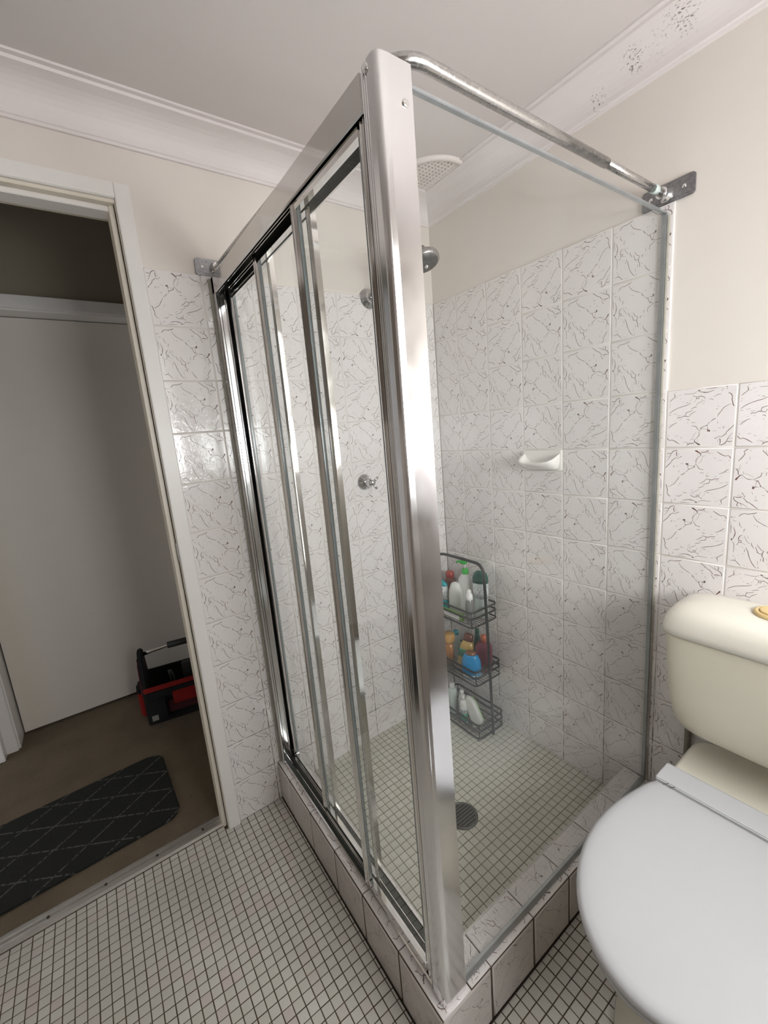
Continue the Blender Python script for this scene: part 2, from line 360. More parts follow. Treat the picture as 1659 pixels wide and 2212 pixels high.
wl = MB(); wl.box(-.11, -TP, DY0, .12, -.05, 2.45); wl.box(-.11, -TP, YF, DY1, -.05, 2.45); wl.box(-.11, -TP, DY1, DY0, DZ + .012, 2.45)
wall_left = struct(wl.build('wall_left', 'wall_paint'), 'cream painted wall with the doorway and shower tap tiles')
wall_back = struct(BX('wall_back', 'wall_paint', None, -TP, XR + .1, TP, .12, -.05, 2.45), 'cream painted wall behind the shower and toilet')
wr = MB(); WY0, WY1, WZ0, WZ1 = -1.06, -.12, 1.12, 2.02
wr.box(XR, XR + .1, YF, WY0, 0, 2.45); wr.box(XR, XR + .1, WY1, TP, 0, 2.45); wr.box(XR, XR + .1, WY0, WY1, 0, WZ0); wr.box(XR, XR + .1, WY0, WY1, WZ1, 2.45)
wall_right = struct(wr.build('wall_right', 'wall_paint'))
wall_front = struct(BX('wall_front', 'far_paint', None, -.005, XR + .1, YF - .1, YF, 0, 2.45))
BX('tiled_dado', 'far_tiles', wall_front, -.004, XR, YF, YF + .006, 0, 1.37)
BX('tiled_dado', 'far_tiles', wall_right, XR - .006, XR, YF, 0, 0, 1.10)
ceiling = struct(BX('ceiling', 'ceiling_paint', None, -.01, XR + .05, YF - .05, TP + .005, ZC, ZC + .1))

# cornices, mitred
prof = [(0, 2.118), (.007, 2.118), (.009, 2.124), (.0125, 2.126)]
Rc = .068
for k in range(1, 9):
    a = PI/2*k/9; prof.append((.0125 + Rc - Rc*math.cos(a), 2.126 + Rc*math.sin(a)))
prof += [(.0815, 2.1955), (.0825, 2.2025), (.095, 2.2025), (.095, ZC), (0, ZC)]
def cornice(name, A, B, inward, ta, tb):
    mb = MB(); A = Vector(A); B = Vector(B); d = (B - A).normalized(); i = Vector(inward); rs = []
    for base, s in ((A, ta), (B, tb)):
        rs.append([(base.x + i.x*o + d.x*o*s, base.y + i.y*o + d.y*o*s, z) for o, z in prof])
    n = len(prof)
    mb.add(rs[0] + rs[1], [(k, (k+1) % n, n + (k+1) % n, n + k) for k in range(n)] + [tuple(range(n)), tuple(range(n, 2*n))])
    return struct(mb.build(name, 'cornice_plaster'))
o_ = -TP
cornice('trim_1', (o_, YF, 0), (o_, TP, 0), (1, 0, 0), 1, -1)
cornice('trim_2', (o_, TP, 0), (XR, TP, 0), (0, -1, 0), 1, -1)
cornice('trim_3', (XR, TP, 0), (XR, YF, 0), (-1, 0, 0), 1, -1)
cornice('trim_4', (XR, YF, 0), (o_, YF, 0), (0, 1, 0), 1, -1)

# ---------------------------------------------------------------- wall tiles
def tile_mesh(w, h, u0, v0, u1, v1, rot, mat, th=.006, bev=.0022, cache={}):
    key = (round(w, 4), round(h, 4), round(u0, 3), round(v0, 3), round(u1, 3), round(v1, 3), rot, mat, th)
    if key in cache: return cache[key]
    b = bev
    V = [(0, 0, 0), (w, 0, 0), (w, h, 0), (0, h, 0), (0, 0, th - b*.6), (w, 0, th - b*.6), (w, h, th - b*.6), (0, h, th - b*.6),
         (b, b, th), (w-b, b, th), (w-b, h-b, th), (b, h-b, th)]
    F = [(0, 1, 5, 4), (1, 2, 6, 5), (2, 3, 7, 6), (3, 0, 4, 7), (4, 5, 9, 8), (5, 6, 10, 9), (6, 7, 11, 10), (7, 4, 8, 11), (8, 9, 10, 11)]
    nb = len(F); rnd = random.Random(5); zz = th + .00012
    for wd, q in STRIPS:
        pp = []
        for a, c in q:
            for _k in range(rot): a, c = 1 - c, a            # clockwise turns of the print
            pp.append((((a - u0)/(u1 - u0))*w, ((1 - c - v0)/(v1 - v0))*h))
        wd = wd*P*.5; n = len(pp)
        if any(not (b*1.2 < x < w - b*1.2 and b*1.2 < y < h - b*1.2) for x, y in pp): 
            pp = [(x, y) for x, y in pp if b*1.2 < x < w - b*1.2 and b*1.2 < y < h - b*1.2]; n = len(pp)
            if n < 2: continue
        o = len(V)
        for i in range(n):
            dx = pp[min(i+1, n-1)][0] - pp[max(i-1, 0)][0]; dy = pp[min(i+1, n-1)][1] - pp[max(i-1, 0)][1]; L = math.hypot(dx, dy) or 1
            k = wd*(rnd.uniform(.75, 1.25) if 0 < i < n-1 else rnd.uniform(.35, .7)) if wd > 0 else 0
            V += [(pp[i][0] - dy/L*k, pp[i][1] + dx/L*k, zz), (pp[i][0] + dy/L*k, pp[i][1] - dx/L*k, zz)]
        F += [(o + 2*i + 1, o + 2*i + 3, o + 2*i + 2, o + 2*i) for i in range(n - 1)]
    me = bpy.data.meshes.new('tile'); me.from_pydata(V, [], F); me.materials.append(MATS[mat]); me.materials.append(MATS['vein_print' if mat == 'wall_tile' else 'hob_vein'])
    uvl = me.uv_layers.new(name='UVMap')
    for lp in me.loops:
        x, y, _ = V[lp.vertex_index]; uvl.data[lp.index].uv = (u0 + (u1-u0)*x/w + rot*.37, v0 + (v1-v0)*y/h + rot*.19)
    for p in me.polygons: p.use_smooth = 4 <= p.index <= 7; p.material_index = 1 if p.index >= nb else 0
    cache[key] = me; return me
def put_tile(parent, name, w, h, M, rot, mat='wall_tile', uv=(0, 0, 1, 1), **k):
    o = bpy.data.objects.new(name, tile_mesh(w, h, *uv, rot, mat, **k)); COL.objects.link(o); o.parent = parent; o.matrix_world = M; return o
def frame(o, ex, ey):
    ex = Vector(ex); ey = Vector(ey); ez = ex.cross(ey)
    M = Matrix((ex, ey, ez)).transposed().to_4x4(); M.translation = Vector(o); return M
def wall_cell(parent, plane, a0, a1, z0, z1, rot, uv=(0, 0, 1, 1)):
    if plane == 'A':     # on x = 0, local x runs +y
        return put_tile(parent, 'wall_tile', a1-a0-2*G, z1-z0-2*G, frame((-.006, a0+G, z0+G), (0, 1, 0), (0, 0, 1)), rot, uv=uv)
    return put_tile(parent, 'wall_tile', a1-a0-2*G, z1-z0-2*G, frame((a0+G, .006, z0+G), (1, 0, 0), (0, 0, 1)), rot, uv=uv)
YC = [-1.0742] + [-.9238 + P*k for k in range(6)] + [-.0006]
for c in range(7):
    for r in range(12):
        rot = (0 if r == 11 else 1) if c == 0 else random.choice((0, 1, 1, 1, 2, 3))
        if r == 11: rot = 0 if c == 0 else 2
        wall_cell(wall_left, 'A', YC[c], YC[c+1], r*P, (r+1)*P, rot)
BX('grout', 'wall_grout', wall_left, -.0055, -.0012, -1.0735, 0, 0, 12*P - .001)
XC = [.0006, .1303, .2827, .4351, .5875, .7399, .8925] + [.8925 + P*k for k in range(1, 7)] + [XR]
for c in range(len(XC) - 1):
    for r in range(12):
        if r > 8 and c > 5: continue
        rot = random.choice((0, 0, 1, 1, 2, 3)); uv = (0, 0, 1, 1); z0 = r*P; z1 = z0 + P
        if r == 11: rot = 1 if c == 5 else 2
        if c == 6 and r > 4: rot = {8: 2, 7: 0, 6: 0, 5: 1}[r]
        if c == 7 and r > 4: rot = {8: 2, 7: 3, 6: 1, 5: 2}[r]
        if c == 0: uv = (1 - .1297/P, 0, 1, 1)
        if XC[c+1] == XR: uv = (0, 0, (XR - XC[c])/P, 1)
        if c == 3 and r == 7: z1 = 1.146; uv = (0, 0, 1, .5)
        wall_cell(wall_back, 'B', XC[c], XC[c+1], z0, z1, rot, uv)
gb = MB(); gb.box(0, .891, .0012, .0055, 0, 12*P - .001); gb.box(.89, XR, .0012, .0055, 0, 9*P - .001)
gb.build('grout', 'wall_grout', wall_back)

# ---------------------------------------------------------------- mosaic floors
HX, HY = .896, -.914                       # outer faces of the shower hob
MP = .0254
floor = struct(BX('floor', 'floor_grout', None, -.1, XR, YF, 0, -.06, -.0012), 'grey white mosaic tiled bathroom floor')
def chips(parent, xs, ys, z, mat, skip, limit, partname):
    cells = []
    for i in range(len(xs) - 1):
        for j in range(len(ys) - 1):
            x0, x1, y0, y1 = xs[i], xs[i+1], ys[j], ys[j+1]
            if parent.name == 'floor':                    # trim the chips that run into the hob
                if x1 <= HX + .002 and y0 < HY < y1: y1 = HY
                elif x0 < HX < x1 and y0 > HY - .001: x0 = HX
            if x1 - x0 < .004 or y1 - y0 < .004 or skip((x0+x1)/2, (y0+y1)/2): continue
            c = ((x0+x1)/2, (y0+y1)/2, z); u, v, d = project(c) if (Vector(c)-CAM).dot(FW) > .1 else (-1e4, -1e4, 1)
            q = [project((x, y, z)) for x, y in ((x0, y0), (x1, y0), (x1, y1), (x0, y1))] if d > .1 else None
            ar = 0
            if q and 0 < u < 1659 and 0 < v < 2212:
                ar = abs(sum(q[k][0]*q[(k+1) % 4][1] - q[(k+1) % 4][0]*q[k][1] for k in range(4)))/2
            cells.append((ar, x0, x1, y0, y1))
    cells.sort(key=lambda c: -c[0]); cache = {}
    g = .0012; b = .0012; th = .004
    def geo(w, h):
        V = [(0, 0, -th), (w, 0, -th), (w, h, -th), (0, h, -th), (0, 0, -b*.5), (w, 0, -b*.5), (w, h, -b*.5), (0, h, -b*.5), (b, b, 0), (w-b, b, 0), (w-b, h-b, 0), (b, h-b, 0)]
        F = [(0, 1, 5, 4), (1, 2, 6, 5), (2, 3, 7, 6), (3, 0, 4, 7), (4, 5, 9, 8), (5, 6, 10, 9), (6, 7, 11, 10), (7, 4, 8, 11), (8, 9, 10, 11)]
        return V, F
    rest = MB(); tint = []; rnd = random.Random(3)
    for n, (ar, x0, x1, y0, y1) in enumerate(cells):
        w = x1-x0-2*g; h = y1-y0-2*g; V, F = geo(w, h); j = [(rnd.random()-.5)*.0005 for _ in range(2)]
        if n < limit:
            k = (round(w, 4), round(h, 4))
            if k not in cache:
                me = bpy.data.meshes.new(partname); me.from_pydata(V, [], F); me.materials.append(MATS[mat]); cache[k] = me
            o = bpy.data.objects.new(partname, cache[k]); COL.objects.link(o); o.parent = parent
            o.location = (x0+g+j[0], y0+g+j[1], z + (rnd.random()-.5)*.0004)
        else:
            zz = z + (rnd.random()-.5)*.0004
            rest.add([(a+x0+g+j[0], c+y0+g+j[1], d+zz) for a, c, d in V], F); tint += [rnd.random()*50]*12
    o = rest.build(partname + '_field', mat, parent); o['kind'] = 'stuff'
    at = o.data.attributes.new('tint', 'FLOAT', 'POINT')
    if len(tint) == len(o.data.vertices): at.data.foreach_set('value', tint)
def gridline(a0, a1, start):
    n0 = math.ceil((a0 - start)/MP + .05); n1 = math.floor((a1 - start)/MP - .05)
    return [a0] + [start + MP*k for k in range(n0, n1 + 1)] + [a1]
chips(floor, gridline(-.0215, XR, HX + .0155), gridline(YF, 0, HY - .008), 0.0, 'floor_mosaic', lambda x, y: (x < HX and y > HY) or (x < 0 and not DY1 < y < DY0), 300, 'mosaic_tile')

# shower base
ZS = .031
base = struct(empty('floor_shower', (.4, -.4, 0)), 'mosaic tiled shower floor inside the glass screen')
IX, IY = .815, -.83                        # inner faces of the hob
bs = BX('grout_bed', 'shower_grout', base, 0, IX, IY, 0, -.02, ZS - .0012); bs.matrix_parent_inverse = base.matrix_world.inverted()
def reparent_fix(root):
    bpy.context.view_layer.update()
    for c in root.children: c.matrix_parent_inverse = root.matrix_world.inverted()
DR = (.512, -.472)
chips(base, gridline(.0, IX, .0), gridline(IY, 0, -.0115), ZS, 'shower_mosaic', lambda x, y: (x-DR[0])**2 + (y-DR[1])**2 < .036**2, 300, 'mosaic_tile')
reparent_fix(base)

# hob: core with tiles on the outer faces and top
hob = empty('shower_hob', (HX, HY, 0)); tag(hob, 'low marble print tiled kerb around the shower', 'shower kerb')
core = MB(); TT = .006
core.box(0, HX - .002, HY + .002, IY, -.02, P - .0022); core.box(IX, HX - .002, IY, 0, -.02, P - .0022)
core.build('core', 'floor_grout', hob)
fx = [.0006, .1085, .2745, .4365, .5875, .7435, .8955]
for k in range(6):
    w = fx[k+1]-fx[k]-2*G
    put_tile(hob, 'face_tile', w, P - .004, frame((fx[k]+G, HY + TT, .001), (1, 0, 0), (0, 0, 1)), k % 2, 'hob_tile', (0, 0, min(1, w/P), 1), bev=.005)
    put_tile(hob, 'top_tile', w, .083 - .004, frame((fx[k]+G, HY + .004, P - TT), (1, 0, 0), (0, 1, 0)), (k + 1) % 4, 'wall_tile', (0, 0, min(1, w/P), .52))
sy = [HY + .0005, -.7675, -.6150, -.4645, -.3120, -.1596, -.0006]
for k in range(6):
    w = sy[k+1]-sy[k]-2*G
    put_tile(hob, 'face_tile', w, P - .004, frame((HX - TT, sy[k]+G, .001), (0, 1, 0), (0, 0, 1)), (k + 1) % 2, 'hob_tile', (0, 0, min(1, w/P), 1), bev=.005)
    if k == 0: s0 = HY + .085
    else: s0 = sy[k]
    put_tile(hob, 'top_tile', sy[k+1]-s0-2*G, .078, frame((HX - .003, s0 + G, P - TT), (0, 1, 0), (-1, 0, 0)), k % 4, 'wall_tile', (0, 0, 1, .5))
ib = MB(); ib.box(0, IX, IY - .001, IY + .004, 0, P - .001); ib.box(IX - .004, IX + .001, IY, 0, 0, P - .001); ib.build('inner_lining', 'hob_tile', hob)
mb = MB(); mb.tube([(.004, HY - .002, .002), (HX, HY - .002, .002), (HX + .002, HY, .002), (HX + .002, -.004, .002)], .0012, 6); mb.build('seal', 'mould_shade_dark', hob)
reparent_fix(hob)

# drain
dr = empty('floor_drain', (DR[0], DR[1], ZS)); tag(dr, 'round grey metal drain grate in the shower floor', 'drain')
mb = MB(); mb.lathe([(.052, 0), (.052, .003), (.047, .0055), (.044, .004), (.044, .0)], n=36, cap=False); mb.build('rim', 'grate_metal', dr)
MB().lathe([(.0515, -.001), (.0515, .0018)], n=36).build('well_shade', 'mould_shade_dark', dr)  # flat dark disc paints the shade under the grate bars
for k in range(-4, 5):
    hw = math.sqrt(max(.0445**2 - (k*.0105)**2, 1e-6))
    BX('bar', 'grate_metal', dr, k*.0105-.0028, k*.0105+.0028, -hw, hw, .001, .004)

# ---------------------------------------------------------------- doorway
door1 = struct(empty('door_1', (0, DY0, 0)), 'white painted door frame of the open bathroom doorway')
AX0, AX1 = -.005, .011
mb = MB(); mb.box(AX0, AX1, -1.1125, -1.0745, 0, 2.024); mb.build('architrave', 'trim_paint', door1, .002)
mb = MB(); mb.box(AX0, AX1, -1.92, -1.1127, 1.986, 2.024); mb.build('architrave', 'trim_paint', door1, .002)
mb = MB(); mb.box(AX0, AX1, -1.91, -1.872, 0, 1.9858); mb.build('architrave', 'trim_paint', door1, .002)
mb = MB(); mb.box(-.115, -.0005, DY0, -1.1065, 0, DZ); mb.build('jamb_lining', 'jamb_paint', door1, .001)
mb = MB(); mb.box(-.115, -.0005, -1.876, DY1, 0, DZ); mb.build('jamb_lining', 'jamb_paint', door1, .001)
mb = MB(); mb.box(-.115, -.0005, -1.876, -1.1065, DZ, DZ + .016); mb.build('jamb_lining', 'jamb_paint', door1, .001)
mb = MB(); mb.box(-.075, -.016, DY0 - .013, DY0, 0, DZ); mb.build('door_stop', 'jamb_paint', door1, .0015)
mb = MB(); mb.box(-.075, -.022, DY1, DY0, DZ - .013, DZ); mb.build('door_stop', 'trim_paint', door1, .0015)
mb = MB(); mb.box(-.075, -.040, DY1, DY1 + .011, 0, DZ - .011); mb.build('door_stop', 'trim_paint', door1, .0015)
BX('strike_plate', 'bracket_metal', door1, -.0158, -.001, DY0 - .0015, DY0 + .001, .99, 1.045)
reparent_fix(door1)

th = empty('threshold_strip', (-.045, -1.4, 0)); tag(th, 'ribbed aluminium threshold strip between carpet and mosaic floor', 'threshold')
mb = MB(); mb.prism([(-.078, 0), (-.078, .003), (-.07, .0065), (-.062, .005), (-.054, .0068), (-.046, .005), (-.038, .0068), (-.030, .006), (-.022, .002), (-.022, 0)], DY1 + .002, DY0 - .002, 'y')
mb.build('strip', 'threshold_alu', th)
for k in range(5):
    MB().lathe([(.004, 0), (.004, .0012), (.001, .0018)], (-.05, -1.19 - .145*k, .0058), n=12).build('screw', 'mould_shade_dark', th)
reparent_fix(th)

# ---------------------------------------------------------------- hallway
struct(BX('floor_hallway', 'carpet', None, -1.35, -.078, -3.4, -.25, -.06, 0.0005), 'brown carpet of the dark hallway')
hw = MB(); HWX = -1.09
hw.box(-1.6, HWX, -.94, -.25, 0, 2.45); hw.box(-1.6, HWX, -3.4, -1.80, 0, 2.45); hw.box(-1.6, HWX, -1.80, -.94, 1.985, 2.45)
struct(hw.build('wall_hallway', 'hall_wall_shade'))
struct(BX('wall_hallway_right', 'hall_wall_shade', None, -1.6, -.11, -.25, -.15, 0, 2.45)); struct(BX('ceiling_hallway', 'hall_ceiling_shade', None, -1.6, -.11, -3.5, -.15, 2.45, 2.5))
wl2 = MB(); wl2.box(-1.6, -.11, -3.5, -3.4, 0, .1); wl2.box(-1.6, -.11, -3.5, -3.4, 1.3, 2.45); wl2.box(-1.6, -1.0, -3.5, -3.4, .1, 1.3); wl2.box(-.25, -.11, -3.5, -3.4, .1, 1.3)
struct(wl2.build('wall_hallway_left', 'hall_wall_shade'))
wn2 = struct(empty('window_2', (-.6, -3.4, .1))); BX('pane', 'hall_pane', wn2, -1.0, -.25, -3.47, -3.46, .1, 1.3)
fm = MB(); fm.box(-1.0, -.25, -3.46, -3.42, .1, .13); fm.box(-1.0, -.25, -3.46, -3.42, 1.27, 1.3); fm.box(-1.0, -.97, -3.46, -3.42, .13, 1.27); fm.box(-.28, -.25, -3.46, -3.42, .13, 1.27); fm.build('frame', 'trim_paint', wn2); reparent_fix(wn2)
door2 = struct(empty('door_2', (-1.2, -1.4, 0)), 'plain white hallway door standing closed behind the tool tote')
BX('leaf', 'hall_paint', door2, -1.235, -1.2, -1.775, -.965, .012, 1.967, bevel=.001)
BX('gap_shadow_board', 'mould_shade_dark', door2, -1.5, -1.236, -1.8, -.94, 0, 1.98)  # dark board paints the shade in the gap around the leaf
fr2 = MB(); fr2.box(-1.235, -1.088, -1.80, -1.782, 0, 1.985); fr2.build('jamb_lining', 'trim_paint', door2, .001)
fr2 = MB(); fr2.box(-1.235, -1.088, -.958, -.94, 0, 1.985); fr2.build('jamb_lining', 'trim_paint', door2, .001)
fr2 = MB(); fr2.box(-1.235, -1.088, -1.782, -.958, 1.970, 1.985); fr2.build('jamb_lining', 'trim_paint', door2, .001)
for a in ((-1.09, -1.07, -1.845, -1.788, 0, 2.03), (-1.09, -1.07, -.952, -.895, 0, 2.03), (-1.09, -1.07, -1.7878, -.9522, 1.976, 2.03)):
    BX('architrave', 'trim_paint', door2, *a, bevel=.003)
reparent_fix(door2)
BX('nib', 'trim_paint', bpy.data.objects['wall_hallway'], -1.0899, -1.02, -2.2, -1.83, 0, 2.2, bevel=.002)

# ---------------------------------------------------------------- window
win = struct(empty('window_1', (XR, -.59, WZ0)), 'frosted bathroom window behind the camera')
fm = MB(); WM, WT = -.59, 1.47             # mullion and transom
for a in ((WY0, WY1, WZ0, WZ0 + .035), (WY0, WY1, WZ1 - .035, WZ1), (WY0, WY0 + .035, WZ0, WZ1), (WY1 - .035, WY1, WZ0, WZ1), (WM - .02, WM + .02, WZ0, WZ1), (WY0, WY1, WT - .02, WT + .02)):
    fm.box(XR + .02, XR + .06, *a)
fm.build('frame', 'trim_paint', win)
for y0, y1 in ((WY0 + .034, WM - .019), (WM + .019, WY1 - .034)):
    BX('pane', 'frosted_pane', win, XR + .035, XR + .04, y0, y1, WZ0 + .034, WT - .019)
    BX('pane', 'upper_pane', win, XR + .035, XR + .04, y0, y1, WT + .019, WZ1 - .034)
BX('sill', 'trim_paint', win, XR - .03, XR + .06, WY0 - .03, WY1 + .03, WZ0 - .02, WZ0, bevel=.003)
reparent_fix(win)

# ---------------------------------------------------------------- shower screen
scr = empty('shower_screen', (.88, -.89, P)); tag(scr, 'chrome framed sliding shower screen with clear glass panels', 'shower screen')
ZB = P + .001; ZT = 1.818; YO = -.898; XO = .886
# corner post: L extrusion with fluted front and rounded nose
poly = [(.846, YO + .003)]
for gx in (.852, .857, .862):
    poly += [(gx - .0012, YO + .0005), (gx, YO + .0028), (gx + .0012, YO + .0005)]
r = .010
for k in range(0, 9):
    a = -PI/2 + PI/2*k/8; poly.append((XO - r + r*math.cos(a), YO + r + r*math.sin(a)))
poly += [(XO + .0012, YO + .0165), (XO + .0012, -.838), (XO - .0008, -.8365), (XO - .012, -.8365), (XO - .014, -.84), (XO - .014, -.862), (.848, -.862), (.846, -.864)]
MB().prism(poly, ZB, ZT + .004, 'z').build('corner_post', 'satin_aluminium', scr)
hp = MB(); hp.box(.8432, .8459, YO + .004, -.842, ZB, 1.785); hp.build('post_gap_shade', 'black_rubber', scr)  # black strip paints the dark gap beside the post
# header: down-facing channel
X0, X1 = .012, .846
hd = MB()
hd.prism([(YO, ZT), (YO, 1.7715), (YO + .0025, 1.7695), (YO + .004, 1.7715), (YO + .004, ZT - .004), (-.840, ZT - .004), (-.840, 1.771), (-.836, 1.771), (-.836, ZT)], X0, X1, 'x')
hd.build('header_rail', 'polished_aluminium', scr)
hc = MB(); hc.box(X0, X1 - .001, YO + .0045, -.8405, 1.806, 1.8138); hc.build('header_shade', 'channel_shade', scr)  # dark filler paints the shade up inside the header
for yy in (-.8775, -.8605):
    BX('track_fin', 'polished_aluminium', scr, X0, X1 - .001, yy - .001, yy + .001, 1.783, 1.806)
# sill track
st = MB()
st.prism([(YO + .004, ZB), (YO + .004, ZB + .010), (YO + .007, ZB + .012), (YO + .009, ZB + .010), (YO + .010, ZB + .005), (-.8775, ZB + .005), (-.8768, ZB + .013), (-.8750, ZB + .013), (-.8743, ZB + .005),
          (-.8605, ZB + .005), (-.8600, ZB + .014), (-.8580, ZB + .014), (-.8573, ZB + .005), (-.842, ZB + .005), (-.842, ZB + .018), (-.836, ZB + .018), (-.836, ZB)], X0, X1, 'x')
st.build('sill_track', 'polished_aluminium', scr)
for y0, y1 in ((YO + .0102, -.878), (-.8742, -.861), (-.8572, -.8425)):
    BX('groove_shade', 'channel_shade', scr, X0, X1 - .001, y0, y1, ZB + .0050, ZB + .0058)  # dark strips paint the shade in the empty grooves
# wall jamb with ribs
wj = MB()
wj.prism([(.0006, YO), (.030, YO), (.032, YO + .003), (.030, YO + .006), (.012, YO + .007), (.012, -.882), (.016, -.8805), (.016, -.8775), (.012, -.876), (.012, -.867), (.018, -.8655), (.018, -.8625), (.012, -.861), (.012, -.8465), (.030, -.845), (.030, -.838), (.0006, -.838)], ZB, ZT - .002, 'z')
wj.build('wall_jamb', 'satin_aluminium', scr)
BX('silicone_bead', 'silicone', scr, .0006, .009, YO - .006, YO - .0002, ZB, ZT, bevel=.002)
# sliding panels
def panel(x0, x1, y, glassname='pane'):
    pn = empty('sliding_panel', ((x0+x1)/2, y, ZB + .012)); pn.parent = scr; pn.matrix_parent_inverse = Matrix.Translation((-.88, .89, -P))
    zb, zt = ZB + .012, 1.797; d = .0062; sw = .021
    parts = []
    for a, b, in ((x0, x0 + sw), (x1 - sw, x1)):
        s = 1 if a == x0 else -1; e = a if s == 1 else b
        pl = [(e, y - d), (e + s*.004, y - d - .0015), (e + s*.007, y - d), (e + s*.011, y - d + .001), (e + s*.013, y - d - .0008), (e + s*sw, y - d + .003), (e + s*sw, y + d), (e, y + d)]
        if s < 0: pl = pl[::-1]
        parts.append(MB().prism(pl, zb, zt - .001, 'z').build('stile', 'polished_aluminium', pn))
        parts.append(MB().prism([(e + s*(sw), y - d + .003), (e + s*(sw + .003), y - .003), (e + s*(sw + .003), y + .003), (e + s*sw, y + d)], zb + .028, zt - .03, 'z').build('glazing_bead', 'glass_edge', pn))
    parts.append(BX('gasket', 'black_rubber', pn, x0 - .0016, x0 - .0001, y - d + .001, y + d, zb + .002, zt - .004))
    for a, b in ((zb, zb + .024), (zt - .042, zt)):
        q = MB(); q.prism([(y - d, a), (y - d, b), (y + d, b), (y + d, a)], x0 + sw, x1 - sw, 'x'); parts.append(q.build('rail', 'polished_aluminium', pn))
    parts.append(BX(glassname, ['shower_glass'], pn, x0 + sw - .004, x1 - sw + .004, y - .0022, y + .0022, zb + .02, zt - .038))
    parts.append(BX('roller_block', 'tool_grey', pn, x0 + .001, x0 + .016, y - d - .0008, y + d + .0008, zt - .013, zt + .001, bevel=.001))
    for o in parts: o.matrix_parent_inverse = Matrix.Translation((-(x0+x1)/2, -y, -(ZB + .012)))
    return pn
panel(.0315, .362, -.8505); panel(.305, .622, -.8680); panel(.574, .8425, -.8850)
# fixed return panel
fg = MB(); gx0, gx1 = .8700, .8752
fg.box(gx0, gx1, -.8405, -.009, ZB + .009, 1.806)
fo = fg.build('fixed_pane', ['shower_glass', 'glass_edge'], scr)
for p in fo.data.polygons:
    if abs(p.normal.x) < .5: p.material_index = 1
mb = MB(); mb.prism([(gx0 - .003, ZB), (gx0 - .002, ZB + .011), (gx0 - .0005, ZB + .0125), (gx1 + .0005, ZB + .0125), (gx1 + .002, ZB + .011), (gx1 + .005, ZB + .003), (gx1 + .005, ZB)], -.8365, -.011, 'y'); mb.build('sill_channel', 'edge_trim', scr)
mb = MB(); mb.box(gx0 - .003, gx1 + .003, -.011, -.0006, ZB, 1.806); mb.build('wall_channel', 'edge_trim', scr, .001)
mb = MB(); mb.box(gx1 + .003, gx1 + .008, -.006, -.0006, ZB, 1.80); mb.build('silicone_bead', 'silicone', scr, .001)
mb = MB(); mb.box(gx0 - .002, gx1 + .002, -.8405, -.009, 1.8025, 1.8080); mb.build('top_trim', 'edge_trim', scr, .0008)
for (x, y, z, ax) in ((XO + .0012, -.8525, 1.771, 'x'), (.8625, YO + .0005, 1.812, '-y'), (.018, YO - .0004, 1.517, '-y'), (.018, YO - .0004, .489, '-y')):
    pr = [(.0058, 0), (.0054, .0012), (.0035, .0022), (.0005, .0025)]
    if ax == '-y': pr = [(a, -b) for a, b in pr]
    MB().lathe(pr, (x, y, z), ax[-1], 14).build('rivet', 'chrome', scr)
reparent_fix_children = [c for c in scr.children if c.name.split('.')[0] != 'sliding_panel']
bpy.context.view_layer.update()
for c in reparent_fix_children: c.matrix_parent_inverse = scr.matrix_world.inverted()

# ---------------------------------------------------------------- rail over the screen
rail = empty('shower_rail', (.872, -.878, 1.845)); tag(rail, 'tarnished chrome rail bent around the top of the screen', 'rail')
zr = 1.846; rb = .055; yc_ = -.852; pts = [(.006, -.876, zr), (.2, -.871, zr), (.45, -.863, zr), (.7, -.855, zr), (.872 - rb, yc_, zr)]
for k in range(1, 9):
    a = -PI/2 + PI/2*k/9; pts.append((.872 - rb + rb*math.cos(a), yc_ + rb + rb*math.sin(a), zr))
pts += [(.872, yc_ + rb, zr), (.872, -.55, zr), (.872, -.29, zr)]
MB().tube(pts, .0098, 16).build('tube', 'tarnished_chrome', rail)
MB().tube([(.872, -.292, zr), (.872, -.15, zr), (.872, -.006, zr)], .0085, 16).build('tube', 'tarnished_chrome', rail)
def bracket(axis):
    mb = MB()
    if axis == 'x':
        mb.prism(rrect(-.934, -.822, 1.826, 1.873, .007), -.004, .003, 'x'); b2 = MB(); b2.prism(rrect(-.928, -.828, 1.832, 1.867, .003), .003, .0042, 'x')
        c = (.004, -.878, zr); sc = [(.0042, -.915, 1.849), (.0042, -.845, 1.849)]
    else:
        mb.prism(rrect(.816, .934, 1.826, 1.873, .007), -.004, .004, 'y'); b2 = MB(); b2.prism(rrect(.822, .928, 1.832, 1.867, .003), -.0052, -.004, 'y')
        c = (.872, -.004, zr); sc = [(.912, -.0052, 1.849), (.838, -.0052, 1.849)]
    pl = mb.build('wall_plate', 'bracket_metal', rail, .0012); b2.build('raised_face', 'bracket_metal', pl)
    pr = [(.017, 0), (.017, .006), (.0135, .010), (.0125, .024), (.0135, .026), (.0105, .028)]
    if axis == 'y': pr = [(a, -b) for a, b in pr]
    MB().lathe(pr, c, axis, 20).build('socket', 'chrome', rail)
    for s in sc:
        q = [(.005, 0), (.0045, .0012), (.001, .0018)]
        if axis == 'y': q = [(a, -b) for a, b in q]
        MB().lathe(q, s, axis, 12).build('screw', 'chrome', rail)
bracket('x'); bracket('y')
MB().tube([(.872, -.075, zr), (.872, -.055, zr)], .0101, 16).build('tape_wrap', 'p_pale', rail)
reparent_fix(rail)

